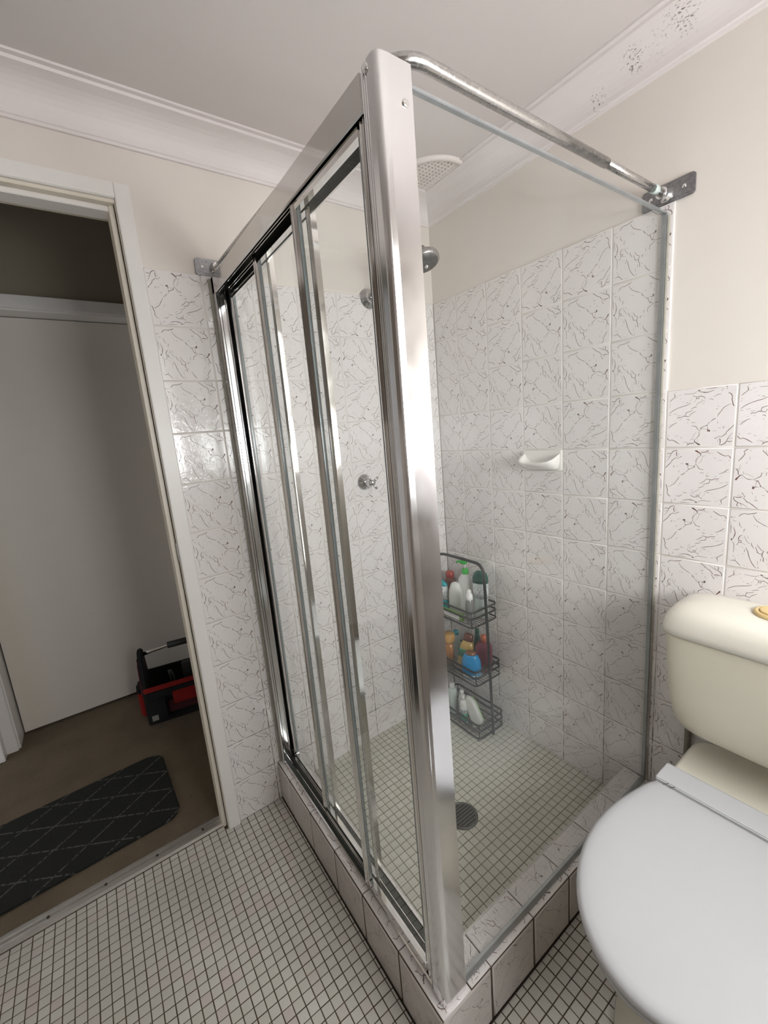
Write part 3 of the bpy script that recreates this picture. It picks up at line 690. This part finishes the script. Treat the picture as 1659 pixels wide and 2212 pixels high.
# ---------------------------------------------------------------- shower head, taps, soap dish, vent
sh = empty('shower_rose', (0, -.326, 1.82)); tag(sh, 'chrome shower head on a bent arm above the taps', 'shower head')
MB().lathe([(.036, .0), (.035, .003), (.030, .006), (.020, .013), (.0165, .022), (.0165, .028)], (.0, -.326, 1.818), 'x', 32).build('wall_flange', 'fixture_chrome', sh)
MB().tube([(.02, -.326, 1.818), (.09, -.326, 1.83), (.16, -.326, 1.858), (.22, -.326, 1.878), (.262, -.326, 1.882), (.292, -.326, 1.872)], .0085, 14).build('arm', 'fixture_chrome', sh)
hb = MB().lathe([(.010, .040), (.014, .036), (.015, .026), (.022, .020), (.036, .010), (.046, .0), (.0475, -.010), (.046, -.016), (.040, -.018)], n=32).build('spray_head', 'tarnished_chrome', sh)
hb.matrix_world = Matrix.Translation((.318, -.322, 1.848)) @ Matrix.Rotation(math.radians(-22), 4, 'Y')
fc = MB().lathe([(.041, -.0165), (.040, -.0195), (.001, -.021)], n=32).build('spray_face', 'grate_metal', sh); fc.matrix_world = hb.matrix_world
mb = MB().lathe([(.005, -.020), (.006, -.03), (.003, -.034)], n=12).build('center_screw', 'chrome', sh); mb.matrix_world = hb.matrix_world
bpy.context.view_layer.update()
for c in sh.children: c.matrix_parent_inverse = sh.matrix_world.inverted()

def tap(y, z, label, rot):
    tp = empty('shower_tap', (0, y, z)); tag(tp, label, 'tap', 'shower taps')
    MB().lathe([(.032, .0), (.031, .004), (.026, .010), (.019, .017), (.0155, .022)], (0, 0, 0), 'x', 28).build('flange', 'fixture_chrome', tp)
    MB().lathe([(.013, .018), (.013, .034), (.010, .038), (.009, .052), (.011, .054), (.011, .064), (.008, .067), (.001, .068)], (0, 0, 0), 'x', 20).build('spindle', 'fixture_chrome', tp)
    hd = MB()
    for k in range(4):
        a = rot + k*PI/2
        hd.tube([(.058, .006*math.cos(a), .006*math.sin(a)), (.058, .022*math.cos(a), .022*math.sin(a)), (.058, .030*math.cos(a), .030*math.sin(a))], [.0042, .0042, .0056], 10)
    hd.build('cross_handle', 'fixture_chrome', tp)
tap(-.418, 1.138, 'chrome cross handle tap nearer the sliding doors', .6); tap(-.262, 1.138, 'chrome cross handle tap half hidden behind the corner post', .2)

sd = empty('soap_dish', (.511, 0, 1.183)); tag(sd, 'white ceramic soap dish set in the tiled shower wall', 'soap dish')
mb = MB(); mb.prism(rrect(.4365, .5862, 1.1485, 1.2175, .004), .006, -.007, 'y'); mb.build('back_plate', 'ceramic_white', sd, .002)
# scooped tray: outer shell rings from rim down, then inner bowl
def half(sx, depth, zs, zf, n=20):
    out = []
    for k in range(n + 1):
        c = math.cos(PI - PI*k/n); d = math.sin(PI*k/n)**.6
        out.append((.511 + .070*sx*math.copysign(abs(c)**.62, c), -.004 - depth*d, zs + (zf - zs)*d))
    return out
rings = [half(.84, .008, 1.152, 1.150), half(.95, .034, 1.160, 1.157), half(1.0, .056, 1.180, 1.168), half(1.02, .066, 1.204, 1.176), half(1.0, .065, 1.209, 1.180), half(.93, .058, 1.205, 1.175), half(.80, .042, 1.190, 1.167), half(.55, .020, 1.180, 1.166)]
mb = MB(); n = 21; vs = [p for r_ in rings for p in r_]
mb.add(vs, [(k*n+i, k*n+i+1, (k+1)*n+i+1, (k+1)*n+i) for k in range(len(rings)-1) for i in range(n-1)] + [tuple(range(n)), tuple((len(rings)-1)*n + i for i in range(n))], 0, True)
mb.build('tray', 'ceramic_white', sd)
reparent_fix(sd)

vt = empty('exhaust_vent', (.15, -.12, ZC)); tag(vt, 'white plastic ceiling exhaust grille above the shower corner', 'vent')
vc = (.125, -.095); R0 = .145
mb = MB(); mb.lathe([(R0, 0), (R0, -.008), (R0 - .006, -.012), (R0 - .014, -.012), (R0 - .018, -.004)], (vc[0], vc[1], ZC), 'z', 48, cap=False); mb.build('rim', 'vent_plastic', vt)
MB().lathe([(R0 - .014, -.0005), (R0 - .014, -.002)], (vc[0], vc[1], ZC), 'z', 40).build('duct_shade', 'mould_shade_dark', vt)  # flat dark disc paints the shade behind the slats
for k in range(-8, 9):
    w = math.sqrt(max(0, (R0 - .014)**2 - (k*.0155)**2))
    BX('slat', 'vent_plastic', vt, vc[0] + k*.0155 - .0042, vc[0] + k*.0155 + .0042, vc[1] - w, vc[1] + w, ZC - .0075, ZC - .0045)
    BX('slat', 'vent_plastic', vt, vc[0] - w, vc[0] + w, vc[1] + k*.0155 - .0042, vc[1] + k*.0155 + .0042, ZC - .0078, ZC - .0048)
reparent_fix(vt)

# ---------------------------------------------------------------- toilet
TX = 1.172
tl = empty('toilet', (TX, -.35, 0)); tag(tl, 'cream toilet with white closed lid beside the shower', 'toilet')
mb = MB()
secs = []
for z, hx, y0, y1, e in ((.512, .140, -.165, -.05, 4), (.520, .155, -.18, -.04, 5), (.545, .171, -.190, -.03, 6), (.60, .180, -.196, -.022, 7), (.70, .188, -.200, -.018, 8), (.772, .191, -.202, -.016, 8), (.780, .191, -.202, -.016, 8)):
    secs.append((TX, (y0+y1)/2, z, hx, (y1-y0)/2, e))
mb.loft(secs, 64).build('cistern', 'cistern_cream', tl)
mb = MB(); secs = []
for z, g_, e in ((.779, .004, 8), (.782, .008, 8), (.797, .0085, 7), (.816, .006, 6), (.832, -.001, 5), (.843, -.012, 4.5), (.850, -.028, 4), (.854, -.055, 3.5), (.8555, -.085, 3)):
    secs.append((TX, -.107 + (.0 if g_ > -.02 else 0), z, .191 + g_, .093 + g_, e))
mb.loft(secs, 64).build('cistern_lid', 'cistern_lid_cream', tl)
bt = MB().lathe([(.040, .0), (.040, .004), (.036, .007), (.031, .007), (.030, .003)], (TX, -.107, .8545), 'z', 36).build('button_ring', 'button_yellow', tl)
for s in (-1, 1):
    pts = [(TX + s*.0015 + s*.027*math.sin(PI*k/14), -.107 + .027*math.cos(PI*k/14)) for k in range(15)]
    MB().prism(pts, .857, .8635, 'z').build('flush_button', 'button_yellow', tl, .001)
# bowl + rear ledge
def egg(y0, y1, hw, back=.84, n=56, x=TX):
    # y0 rear, y1 front (more negative); widest part nearer the rear, rounded front
    out = []
    for k in range(n):
        a = 2*PI*k/n; ca, sa = math.cos(a), math.sin(a)
        yc = y0 + (y1 - y0)*.42
        ly = (yc - y1) if sa < 0 else (y0 - yc)
        if sa >= 0:
            q = k/(n/2); c_ = .36
            if q <= c_ or q >= 1 - c_:
                g_ = 1 - min(q, 1 - q)/c_; r_ = 1 - max(0, (.06 - g_)/.06)**2*.03
                out.append((x + math.copysign(1, .5 - q)*hw*(back + (1 - back)*math.sin(PI/2*g_))*r_, y0 - (y0 - yc)*g_))
            else:
                out.append((x + hw*back*.97*(.5 - q)/(.5 - c_), y0))
            continue
        e = 2.0
        out.append((x + hw*math.copysign(abs(ca)**(2/e), ca), yc + ly*math.copysign(abs(sa)**(2/e), sa)))
    return out
mb = MB(); rs = []
for z, y0, y1, hw in ((0, -.14, -.665, .150), (.018, -.14, -.663, .148), (.045, -.15, -.62, .118), (.10, -.155, -.575, .104), (.16, -.16, -.56, .100), (.24, -.16, -.60, .120), (.30, -.15, -.665, .150), (.35, -.12, -.705, .168), (.385, -.10, -.722, .172), (.393, -.11, -.715, .166)):
    rs.append([(x, y, z) for x, y in egg(y0, y1, hw)])
mb.rings(rs); mb.build('bowl', 'bowl_cream', tl)
mb = MB(); secs = []
for z, hx, y0, y1 in ((.30, .135, -.28, -.02), (.36, .152, -.31, -.015), (.392, .158, -.315, -.012), (.401, .155, -.312, -.014), (.404, .147, -.30, -.02)):
    secs.append((TX, (y0+y1)/2, z, hx, (y1-y0)/2, 7))
mb.loft(secs, 48).build('rear_ledge', 'bowl_cream', tl)
mb = MB(); rs = []
for z, g_ in ((.394, -.004), (.397, .0), (.408, .001), (.412, -.004)):
    rs.append([(x, y, z) for x, y in egg(-.262 + g_, -.748 - g_, .183 + g_)])
mb.rings(rs); mb.build('seat', 'seat_white', tl)
mb = MB(); rs = []
for z, g_ in ((.4125, -.003), (.415, .002), (.422, .0035), (.429, .0015), (.434, -.006), (.4365, -.018), (.438, -.045), (.4388, -.09)):
    rs.append([(x, y, z) for x, y in egg(-.292 + min(g_, 0)*.6, -.750 - g_, .186 + g_)])
mb.rings(rs); mb.build('lid', 'seat_white', tl)
mb = MB(); pr = [(-.216, .4045), (-.216, .430), (-.219, .4355), (-.226, .4380), (-.262, .4385), (-.285, .4385), (-.2895, .4365), (-.2895, .4045)]
mb.prism(pr, TX - .156, TX + .156, 'x'); mb.build('hinge_bar', 'seat_white', tl, .002)
for hx_ in (-.127, -.113):
    mb = MB(); mb.tube([(TX + hx_, -.287, .4368), (TX + hx_ - .002, -.294, .4372), (TX + hx_ - .006, -.301, .4378)], .0006, 5); mb.build('stray_hair', 'hairline', tl)
reparent_fix(tl)

pp = empty('water_pipe', (.99, -.03, 0)); tag(pp, 'thin grey vertical water pipe behind the toilet on wall', 'pipe')
MB().tube([(.990, -.014, .02), (.990, -.014, .25), (.990, -.014, .505)], .0085, 12).build('pipe', 'pipe_grey', pp); BX('clip', 'pipe_grey', pp, .979, 1.001, -.026, -.001, .30, .312, bevel=.002)
reparent_fix(pp)

# ---------------------------------------------------------------- caddy
cd = empty('shower_caddy', (.18, -.096, ZS)); tag(cd, 'black three tier wire caddy standing in the shower corner', 'shower caddy')
RW = .0035
def loopz(x0, x1, y0, y1, z, r=.018):
    return [(x, y, z) for x, y in rrect(x0, x1, y0, y1, r, 4)]
tiers = [(.040, .102, .044, .319), (.281, .341, .042, .313), (.533, .596, .040, .304)]
by0, by1 = -.172, -.020
for z0, z1, x0, x1 in tiers:
    bk_ = empty('basket', ((x0+x1)/2, -.096, z0)); bk_.parent = cd; bk_.matrix_parent_inverse = Matrix.Translation((-.18, .096, -ZS)); kids = []
    for nm, z in (('rim_wire', z1), ('mid_wire', (z0+z1)/2 + .004), ('base_wire', z0)):
        kids.append(MB().tube(loopz(x0, x1, by0, by1, z), .0040 if nm != 'base_wire' else .0034, 8, closed=True).build(nm, 'black_wire', bk_))
    for px, py in ((x0 + .002, by0 + .002), (x1 - .002, by0 + .002), (x0 + .002, by1 - .002), (x1 - .002, by1 - .002)):
        px2 = px + (.004 if px < .2 else -.004); py2 = py + (.004 if py < -.1 else -.004)
        kids.append(MB().tube([(px2, py2, z0), (px2, py2, z1)], .0022, 6).build('corner_wire', 'black_wire', bk_))
    for k in range(9):
        yy = by0 + .018 + k*(by1 - by0 - .036)/8
        kids.append(MB().tube([(x0 + .001, yy, z0), (x1 - .001, yy, z0)], .0013, 6).build('floor_wire', 'black_wire', bk_))
    for o in kids: o.matrix_parent_inverse = Matrix.Translation((-(x0+x1)/2, .096, -z0))
up = [(.326, -.096, ZS + .006), (.3205, -.096, .30), (.314, -.096, .55), (.309, -.096, .715)]
for k in range(1, 6):
    a = PI/2*k/5; up.append((.309 - .045*(1 - math.cos(a)), -.096, .735 + .045*math.sin(a)))
up += [(.2, -.096, .781), (.09, -.096, .781)]
for k in range(1, 6):
    a = PI/2*k/5; up.append((.08 - .045*math.sin(a), -.096, .735 + .045*math.cos(a)))
up += [(.035, -.096, .55), (.036, -.096, .30), (.037, -.096, ZS + .006)]
MB().tube(up, .0062, 10).build('upright_loop', 'black_wire', cd)
for fx_, fy_ in ((.31, -.168), (.326, -.096), (.05, -.168), (.037, -.096), (.31, -.024), (.05, -.024)):
    MB().lathe([(.006, 0), (.0065, .006), (.005, .010)], (fx_, fy_, ZS), 'z', 10).build('foot', 'p_greyclear', cd)
bpy.context.view_layer.update()
for c in cd.children:
    if c.name.split('.')[0] != 'basket': c.matrix_parent_inverse = cd.matrix_world.inverted()

# ---------------------------------------------------------------- bottles and packs
def bottle(name, label, loc, parts, rz=0.0, tilt=None, cat='bottle', group=None):
    o = empty(name, loc, rz); tag(o, label, cat, group)
    if tilt: o.rotation_euler = tilt
    for nm, mat, secs in parts:
        MB().loft([(0, 0, z, rx, ry, e) if len(s) == 4 else s for s in secs for z, rx, ry, e in [s if len(s) == 4 else (0, 0, 0, 0)]], 28).build(nm, mat, o)
    return o
Z3, Z2, Z1 = .537, .285, .0445
b = bottle('pump_bottle', 'white pump bottle with bright green pump top', (.172, -.062, Z3), [
    ('body', 'p_white', [(0, .030, .018, 3), (.004, .034, .021, 3), (.12, .034, .022, 3), (.146, .030, .020, 2.6), (.163, .016, .014, 2), (.167, .012, .012, 2)]),
    ('collar', 'p_green', [(.166, .0135, .0135, 2), (.168, .0145, .0145, 2), (.186, .0140, .0140, 2), (.190, .008, .008, 2)]),
    ('stem', 'p_white', [(.188, .004, .004, 2), (.212, .004, .004, 2)])], .5)
mb = MB(); mb.loft([(-.004, 0, .208, .010, .008, 2), (-.006, 0, .213, .017, .011, 2.4), (-.006, 0, .222, .017, .011, 2.6), (-.003, 0, .227, .011, .008, 2)], 24); mb.tube([(-.012, 0, .218), (-.03, 0, .219), (-.036, 0, .213)], .0048, 10); mb.build('pump_head', 'p_green', b)
bottle('shampoo_bottle', 'large pearly white bottle in front of the green pump bottle', (.160, -.112, Z3), [
    ('body', 'p_pearl', [(0, .022, .014, 3), (.005, .028, .018, 3), (.06, .031, .020, 2.6), (.10, .029, .019, 2.4), (.128, .021, .016, 2.2), (.137, .012, .010, 2), (.139, .003, .003, 2)]),
    ('base_cap', 'p_white', [(-.0005, .0225, .0145, 3), (.004, .0285, .0185, 3)])], .4)
b = bottle('shampoo_bottle', 'teal bottle with a white printed label in the top basket', (.092, -.132, Z3), [
    ('body', 'p_teal', [(0, .027, .012, 3.5), (.004, .030, .014, 3.5), (.08, .030, .014, 3.5), (.118, .029, .013, 3), (.132, .016, .011, 2.4), (.136, .008, .007, 2)]),
    ('label', 'label_print', [(.050, .0305, .0146, 3.5), (.112, .0297, .0138, 3.2)])], .55)
bottle('spray_bottle', 'small smoky grey bottle with a tall white cap', (.268, -.142, Z3), [
    ('body', 'p_greyclear', [(0, .015, .015, 2), (.003, .0175, .0175, 2), (.085, .0175, .0175, 2), (.100, .013, .013, 2), (.104, .010, .010, 2)]),
    ('cap', 'p_white', [(.101, .0145, .0145, 2), (.103, .0150, .0150, 2), (.124, .0135, .0135, 2), (.126, .009, .009, 2), (.140, .0085, .0085, 2), (.143, .005, .005, 2)])])
bottle('shower_gel', 'tall clear white bottle with a dark green domed cap', (.262, -.068, Z3), [
    ('body', 'p_pale', [(0, .027, .016, 2.6), (.004, .031, .019, 2.6), (.06, .028, .0175, 2.6), (.10, .0305, .0195, 2.6), (.152, .0325, .0205, 2.4)]),
    ('cap', 'p_dkgreen', [(.151, .0330, .0210, 2.3), (.172, .0322, .0208, 2.2), (.190, .0265, .0180, 2), (.199, .015, .010, 2), (.201, .002, .002, 2)]),
    ('label', 'label_print', [(.085, .0302, .0193, 2.6), (.130, .0322, .0205, 2.5)])], .45)
bottle('conditioner_bottle', 'brown bottle with a red lid at the back left', (.078, -.062, Z3), [
    ('body', 'p_brown', [(0, .021, .017, 3), (.004, .024, .019, 3), (.11, .024, .019, 3), (.128, .018, .015, 2.4)]),
    ('cap', 'p_red', [(.126, .019, .016, 2.2), (.150, .019, .016, 2.2), (.156, .012, .010, 2)])], .3)
pk = empty('wipes_pack', (.212, -.1555, Z3)); tag(pk, 'flat green and white pack lying along the front of the top basket', 'pack')
mb = MB(); mb.prism(rrect(-.085, .032, .001, .030, .006), -.008, .008, 'y'); mb.build('wrapper', 'p_packgreen', pk, .003)
mb = MB(); mb.prism(rrect(-.075, .015, .004, .022, .004), -.0090, -.0078, 'y'); mb.build('label', 'p_white', pk)
# middle basket
bottle('capped_bottle', 'bottle with a teal cap at the back of the middle basket', (.082, -.05, Z2), [
    ('body', 'p_pale', [(0, .020, .014, 3), (.09, .020, .014, 3), (.10, .014, .012, 2)]), ('cap', 'p_teal', [(.099, .014, .012, 2), (.118, .013, .011, 2), (.120, .008, .007, 2)])])
bottle('tan_tube', 'tan tube with a wide golden cap in the middle basket', (.110, -.120, Z2), [
    ('body', 'p_tan', [(0, .020, .004, 4), (.05, .018, .012, 2.6), (.098, .0165, .0165, 2)]), ('cap', 'p_gold', [(.096, .0195, .0195, 2), (.110, .0265, .0265, 2), (.136, .0265, .0265, 2), (.141, .0215, .0215, 2), (.142, .004, .004, 2)])], .6)
bottle('hair_bottle', 'gold and green bottle tilted with a brown cap', (.178, -.096, Z2 + .006), [
    ('body', 'p_goldbottle', [(0, .029, .014, 3), (.004, .033, .016, 3), (.09, .032, .016, 3), (.122, .021, .014, 2.4)]), ('cap', 'p_brown', [(.120, .0215, .0140, 2.4), (.150, .0195, .0135, 2.4), (.153, .010, .008, 2)]),
    ('label', 'p_labelgreen', [(.045, .0333, .0163, 3), (.082, .0328, .0163, 3)])], .5, tilt=(0, .16, .5))
bottle('dark_green_bottle', 'slim dark green bottle behind the maroon bottle', (.205, -.040, Z2), [
    ('body', 'p_dkgreen', [(0, .018, .012, 3), (.10, .018, .012, 3), (.130, .013, .010, 2.4), (.150, .010, .008, 2)]), ('cap', 'p_dkgreen', [(.149, .0105, .0085, 2), (.166, .010, .008, 2)])])
bottle('maroon_bottle', 'maroon bottle with a copper cap at the wall side', (.262, -.063, Z2), [
    ('body', 'p_maroon', [(0, .029, .018, 3.4), (.004, .034, .021, 3.4), (.115, .034, .021, 3.4), (.132, .027, .017, 2.6), (.138, .012, .011, 2)]), ('cap', 'p_copper', [(.137, .0125, .0125, 2), (.166, .0120, .0120, 2), (.168, .006, .006, 2)])], .5)
bottle('blue_bottle', 'round bright blue bottle with a bronze cap', (.256, -.136, Z2), [
    ('body', 'p_bluebottle', [(0, .029, .019, 2.4), (.006, .036, .024, 2.4), (.04, .0415, .027, 2.4), (.075, .0400, .026, 2.3), (.098, .0315, .0215, 2.2), (.108, .0235, .0175, 2)]),
    ('cap', 'p_bronze', [(.107, .0240, .0180, 2), (.112, .0230, .0175, 2), (.119, .0165, .0125, 2), (.121, .002, .002, 2)]), ('label', 'p_pale', [(.008, .0368, .0246, 2.4), (.022, .0392, .0260, 2.4)])], .4)
# bottom basket
bottle('clear_tube', 'pale translucent bottle at the left of the bottom basket', (.122, -.128, Z1), [
    ('body', 'p_pale', [(0, .018, .018, 2), (.004, .020, .020, 2), (.110, .020, .020, 2), (.122, .016, .016, 2)]), ('cap', 'p_white', [(.120, .0125, .0125, 2), (.146, .0115, .0115, 2), (.149, .005, .005, 2)])])
bottle('lotion_bottle', 'plain white squeeze bottle behind the green labelled one', (.172, -.118, Z1), [
    ('body', 'p_white', [(0, .017, .013, 2.4), (.09, .0175, .0135, 2.4), (.110, .012, .010, 2)]), ('cap', 'p_white', [(.109, .0095, .0095, 2), (.131, .0075, .0075, 2)])])
bottle('labelled_bottle', 'small white bottle with a green label in the bottom basket', (.204, -.143, Z1), [
    ('body', 'p_white', [(0, .016, .0135, 2.4), (.088, .017, .0145, 2.4), (.112, .010, .009, 2)]), ('cap', 'p_white', [(.111, .0085, .0085, 2), (.134, .0070, .0070, 2)]),
    ('label', 'p_labelgreen', [(.012, .0166, .0141, 2.4), (.052, .0172, .0147, 2.4)]), ('print', 'label_print', [(.056, .0173, .0148, 2.4), (.080, .0174, .0149, 2.4)])])
b = bottle('green_edged_bottle', 'flat white and lime green bottle leaning in the bottom basket', (.278, -.128, Z1 + .016), [
    ('body', 'p_pearl', [(0, .026, .010, 3.5), (.004, .029, .012, 3.5), (.10, .027, .012, 3.5), (.122, .016, .010, 2.4), (.130, .004, .004, 2)])], 0)
MB().loft([(0, .0105, z, r_, .004, 3) for z, r_ in ((.002, .0285), (.10, .0270), (.118, .017))], 20).build('back_panel', 'p_limegreen', b)
b.rotation_euler = (math.radians(-8), math.radians(-30), math.radians(14))

# ---------------------------------------------------------------- hall mat
mt = MB(); mt.prism(rrect(-.21, .21, -.86, 0, .055, 8), .0008, .009, 'z')
mo = mt.build('hallway_mat', 'mat_weave', None, .003); mo.location = (-.378, -1.243, 0); mo.rotation_euler = (0, 0, math.radians(2)); tag(mo, 'dark charcoal hallway mat with grey dashed diamond pattern', 'mat')

# ---------------------------------------------------------------- tool tote
tt = empty('tool_tote', (-.92, -1.255, .0006), math.radians(-9)); tag(tt, 'open black and red tool tote with steel tube handle', 'tool bag')
L_ = .46; DW = .095                         # length along +y, half depth along x
def tp_(name, mat, *a, bevel=.004): return BX(name, mat, tt, *a, bevel=bevel)
tp_('base', 'black_fabric', -DW, DW, .004, L_, .0, .03)
tp_('front_wall', 'black_fabric', DW - .016, DW, .006, L_, .03, .175); tp_('back_wall', 'black_fabric', -DW, -DW + .016, .006, L_, .03, .21)
tp_('top_band', 'red_fabric', DW - .004, DW + .006, .004, L_, .175, .200); tp_('inner_lining', 'black_fabric', -DW + .016, DW - .016, .02, L_ - .02, .03, .06)
tp_('pocket_flap', 'red_fabric', DW, DW + .014, .125, .30, .085, .150); tp_('pocket', 'maroon_web', DW, DW + .010, .10, .33, .045, .110)
tp_('pocket_bag', 'black_fabric', DW, DW + .022, .012, .098, .03, .135, bevel=.008)
tp_('label_tag', 'paper_tag', DW + .022, DW + .0235, .022, .050, .035, .062, bevel=0)
for y0 in (.0, L_ - .022):
    mb = MB(); mb.prism([(-DW, 0), (DW, 0), (DW + .002, .17), (.055, .30), (.045, .345), (.02, .365), (-.02, .365), (-.045, .345), (-.055, .30), (-DW - .002, .17)], y0, y0 + .022, 'y')
    e_ = mb.build('end_panel', 'black_fabric', tt, .005)
    yo = y0 - .005 if y0 == 0 else y0 + .022
    mb = MB(); mb.prism([(-DW - .002, .008), (-.02, .008), (-.01, .26), (-.05, .29), (-DW - .004, .17)], yo, yo + .005, 'y'); mb.build('red_patch', 'red_fabric', e_, .001)
    mb = MB(); mb.prism([(.028, .1), (.044, .1), (.034, .33), (.022, .33)], yo, yo + .005, 'y'); mb.build('webbing', 'maroon_web', e_)
    mb = MB(); mb.prism([(.064, .17), (.090, .17), (.052, .31), (.036, .31)], yo, yo + .005, 'y'); mb.build('webbing', 'maroon_web', e_)
tp_('side_pocket', 'red_fabric', -DW - .002, .012, -.034, .0, .004, .15, bevel=.012)
tp_('side_pocket_flap', 'black_fabric', -DW - .004, .014, -.037, .0, .135, .165, bevel=.008)
tp_('side_clip', 'black_rubber', -.085, -.055, -.044, -.036, .10, .15)
MB().tube([(0, .01, .335), (0, .06, .345), (0, .13, .352), (0, L_ - .13, .352), (0, L_ - .01, .335)], .0095, 14).build('handle_tube', 'chrome', tt)
MB().tube([(0, .135, .352), (0, L_ - .135, .352)], .0165, 14).build('handle_grip', 'black_rubber', tt)
MB().tube([(.03, .13, .06), (.035, .125, .2), (.036, .122, .235)], .004, 8).build('pliers_jaw', 'tool_grey', tt)
MB().tube([(.03, .145, .06), (.032, .14, .2), (.036, .130, .235)], .004, 8).build('pliers_jaw', 'tool_grey', tt)
tp_('meter', 'tool_grey', -.03, .0, .18, .26, .06, .235, bevel=.006)
